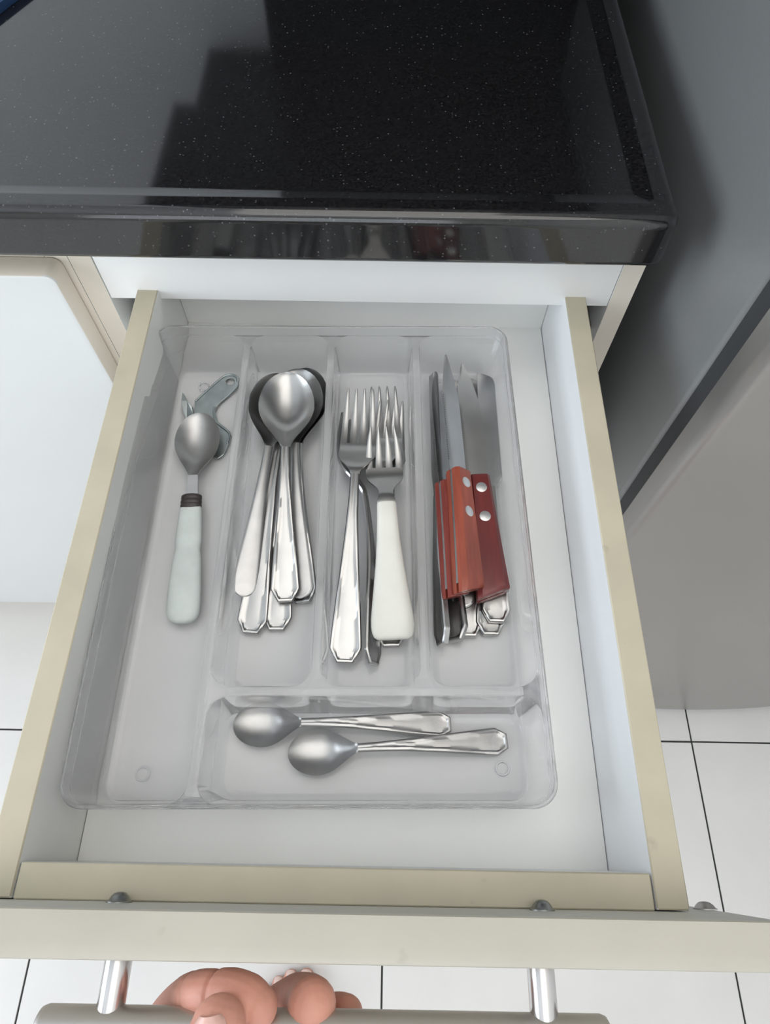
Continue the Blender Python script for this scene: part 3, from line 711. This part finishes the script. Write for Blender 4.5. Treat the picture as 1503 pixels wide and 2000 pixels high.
mat('orange_wood', (.30, .062, .034), .38, var=.25, vscale=45, stretch=(4, .5, 4), coat=.2)
mat('maroon_wood', (.155, .022, .02), .4, var=.2, vscale=45, stretch=(4, .5, 4), coat=.2)
RK = [red_knife(wood=w_) for w_ in ('red_wood', 'maroon_wood', 'orange_wood')]
GR = 'red handled steak knives'
for (rb, rs, rtg, rsc, rrv, RL), (A, B, roll, lab) in zip(RK, (
    ((70.0, 175.7, -46), (59.5, 365.5, -46), 46, 'serrated steak knife with red wooden handle, leftmost of the red handles and tipped on edge'),
    ((95.2, 177.4, -48), (83.4, 379.3, -49), 0, 'steak knife with dark red wooden handle lying flat on the right'),
    ((77.6, 176.5, -37), (68.6, 376.6, -38), 40, 'steak knife with orange red wooden handle on top between the two other red handles'))):
    r = bpy.data.objects.new('steak_knife', None); C.objects.link(r); place(r, A, B, RL, roll); tag(r, lab, 'knife', GR)
    b_ = obj('blade', rb, r); obj('serration', rs, b_)
    obj('tang', rtg, r)
    for me in rsc: obj('handle_scale', me, r)
    for me in rrv: obj('rivet', me, r)

# ------------------------------------------------------------------ the person: left hand on the handle, bare foot on the floor
per = thing('person', -110, -300, ZF, 'person pulling the drawer bar with bare fingers, bare toes on the floor below', 'person'); po = (-110, -300, ZF)
def organic(name, chains, voxel, material, smooth_it=6):
    parts = []
    for pts, rad in chains:
        p, r = smooth_path(pts, rad, 6); parts.append(tube(p, r, 16))
    v, f = merge(parts); v = [(a - po[0], b_ - po[1], c - po[2]) for a, b_, c in v]
    me = mesh(name, v, f, material, True, 180); o = obj(name, me)
    md = o.modifiers.new('r', 'REMESH'); md.mode = 'VOXEL'; md.voxel_size = voxel * U; md.use_smooth_shade = True
    s_ = o.modifiers.new('s', 'SMOOTH'); s_.factor = .5; s_.iterations = smooth_it
    dg = bpy.context.evaluated_depsgraph_get(); ev = o.evaluated_get(dg)
    me2 = bpy.data.meshes.new_from_object(ev); me2.name = name
    o.modifiers.clear(); o.data = me2
    me2.materials.clear(); me2.materials.append(MT[material])
    for p in me2.polygons: p.use_smooth = True
    o.parent = per
    return o
hand = organic('hand', [
    ([(-86, -104, -34), (-86, -74, -29), (-79, -52, -23), (-68, -40, -10), (-59.5, -36.5, 0), (-52, -35.2, 5), (-43, -35.2, 8.5), (-35.5, -36.6, 11), (-30.5, -38.6, 12.5)], [14, 12, 10.5, 9.4, 9.7, 9.4, 10.4, 10.2, 8.8]),
    ([(-66, -104, -36), (-62, -76, -31), (-42, -58, -30), (-20, -41.5, -20), (-11, -38.5, -6), (-7.5, -38.8, 4)], [14, 12, 11, 10, 10.4, 11.2]),
    ([(-42, -104, -36), (-36, -78, -32), (-18, -58, -28), (0, -47, -20), (7.5, -45, -14)], [13, 11, 10, 9, 8.0]),
    ([(-20, -106, -34), (-12, -84, -32), (4, -66, -29), (14, -58, -25)], [12, 10, 9, 8]),
    ([(-84, -130, -34), (-72, -108, -8), (-58, -86, 14), (-49.5, -63, 24), (-46.3, -52, 26.5), (-44.3, -43, 25.8)], [22, 17, 13, 12.2, 12.6, 11.4]),
    ([(-90, -110, -38), (-60, -112, -40), (-25, -112, -38)], [19, 19, 16]),
    ([(-60, -112, -40), (-75, -150, -44), (-84, -182, -48)], [24, 27, 25]),
    ([(-84, -182, -48), (-105, -280, -70), (-140, -400, -95)], [25, 31, 38]),
], .8, 'skin', 4)
def crease(o, c, axis, depth, half=1.1, reach=15):
    c = Vector(c) - Vector(po); ax = Vector(axis).normalized()
    for v in o.data.vertices:
        d = v.co / U - c; a = d.dot(ax)
        if abs(a) < half * 2 and d.length < reach:
            r_ = d - ax * a; v.co -= r_.normalized() * (depth * math.exp(-(a / half) ** 2) * U)
crease(hand, (-50.5, -35.2, 5.6), (1, 0.05, .42), 1.1); crease(hand, (-61, -37, -1.5), (.8, .35, .8), .45); crease(hand, (-47.5, -64, 25), (.2, 1, .1), .35, 1.0)
def nail(name, c, wx, ly, hz, rot, material, parent):
    rows = lin(-1, 1, 9); cols = lin(-1, 1, 9)
    def top(r_, c_):
        wq = math.sqrt(max(.02, 1 - max(0, -r_) ** 4 * .8)) if r_ < 0 else math.sqrt(max(.02, 1 - r_ ** 4 * .6))
        return Vector((c_ * wx * wq, r_ * ly, hz * (1 - c_ * c_) - .25 * hz * r_ * r_))
    R_ = Matrix.Rotation(math.radians(rot[2]), 3, 'Z') @ Matrix.Rotation(math.radians(rot[0]), 3, 'X') @ Matrix.Rotation(math.radians(rot[1]), 3, 'Y')
    cc = Vector(c) - Vector(po)
    v, f = grid_solid(rows, cols, lambda r_, c_: R_ @ top(r_, c_) + cc, lambda r_, c_: R_ @ (top(r_, c_) + Vector((0, 0, -1.2))) + cc)
    return obj(name, mesh(name, v, f, material, True, 50), parent)
nail('thumb_nail', (-45.3, -46.5, 35.2), 7.2, 8.6, 3.0, (4, -8, 8), 'skin_thumb_nail', hand)
toes = [((-84, -140, ZF + 12), (-86, -175, ZF + 15), 12.5), ((-107, -139, ZF + 10), (-104, -170, ZF + 13), 10), ((-125, -147, ZF + 9.5), (-121, -176, ZF + 12), 9.3), ((-141, -158, ZF + 9), (-135, -185, ZF + 12), 8.7), ((-155, -172, ZF + 8.5), (-148, -198, ZF + 11), 8.2)]
foot = organic('foot', [([a, ((a[0] + b_[0]) / 2, (a[1] + b_[1]) / 2, b_[2] + 3), b_], [r, r * .92, r * 1.15]) for a, b_, r in toes] + [
    ([(-88, -172, ZF + 18), (-92, -220, ZF + 24), (-102, -300, ZF + 36), (-110, -345, ZF + 42)], [18, 24, 28, 30]),
    ([(-122, -178, ZF + 16), (-122, -220, ZF + 22), (-118, -300, ZF + 30)], [16, 21, 24]),
    ([(-142, -190, ZF + 14), (-140, -230, ZF + 18), (-128, -310, ZF + 24)], [14, 18, 22]),
    ([(-108, -330, ZF + 32), (-108, -372, ZF + 30)], [30, 29]),
    ([(-110, -345, ZF + 45), (-112, -352, ZF + 110), (-114, -360, ZF + 220), (-116, -366, ZF + 330)], [33, 33, 42, 52]),
], 2.2, 'skin', 4)
for a, b_, r in toes:
    nail('toe_nail', (a[0], a[1] + r * .3, a[2] + r * .80), r * .62, r * .62, 1.4, (-18, 0, 0), 'toe_nail', foot)
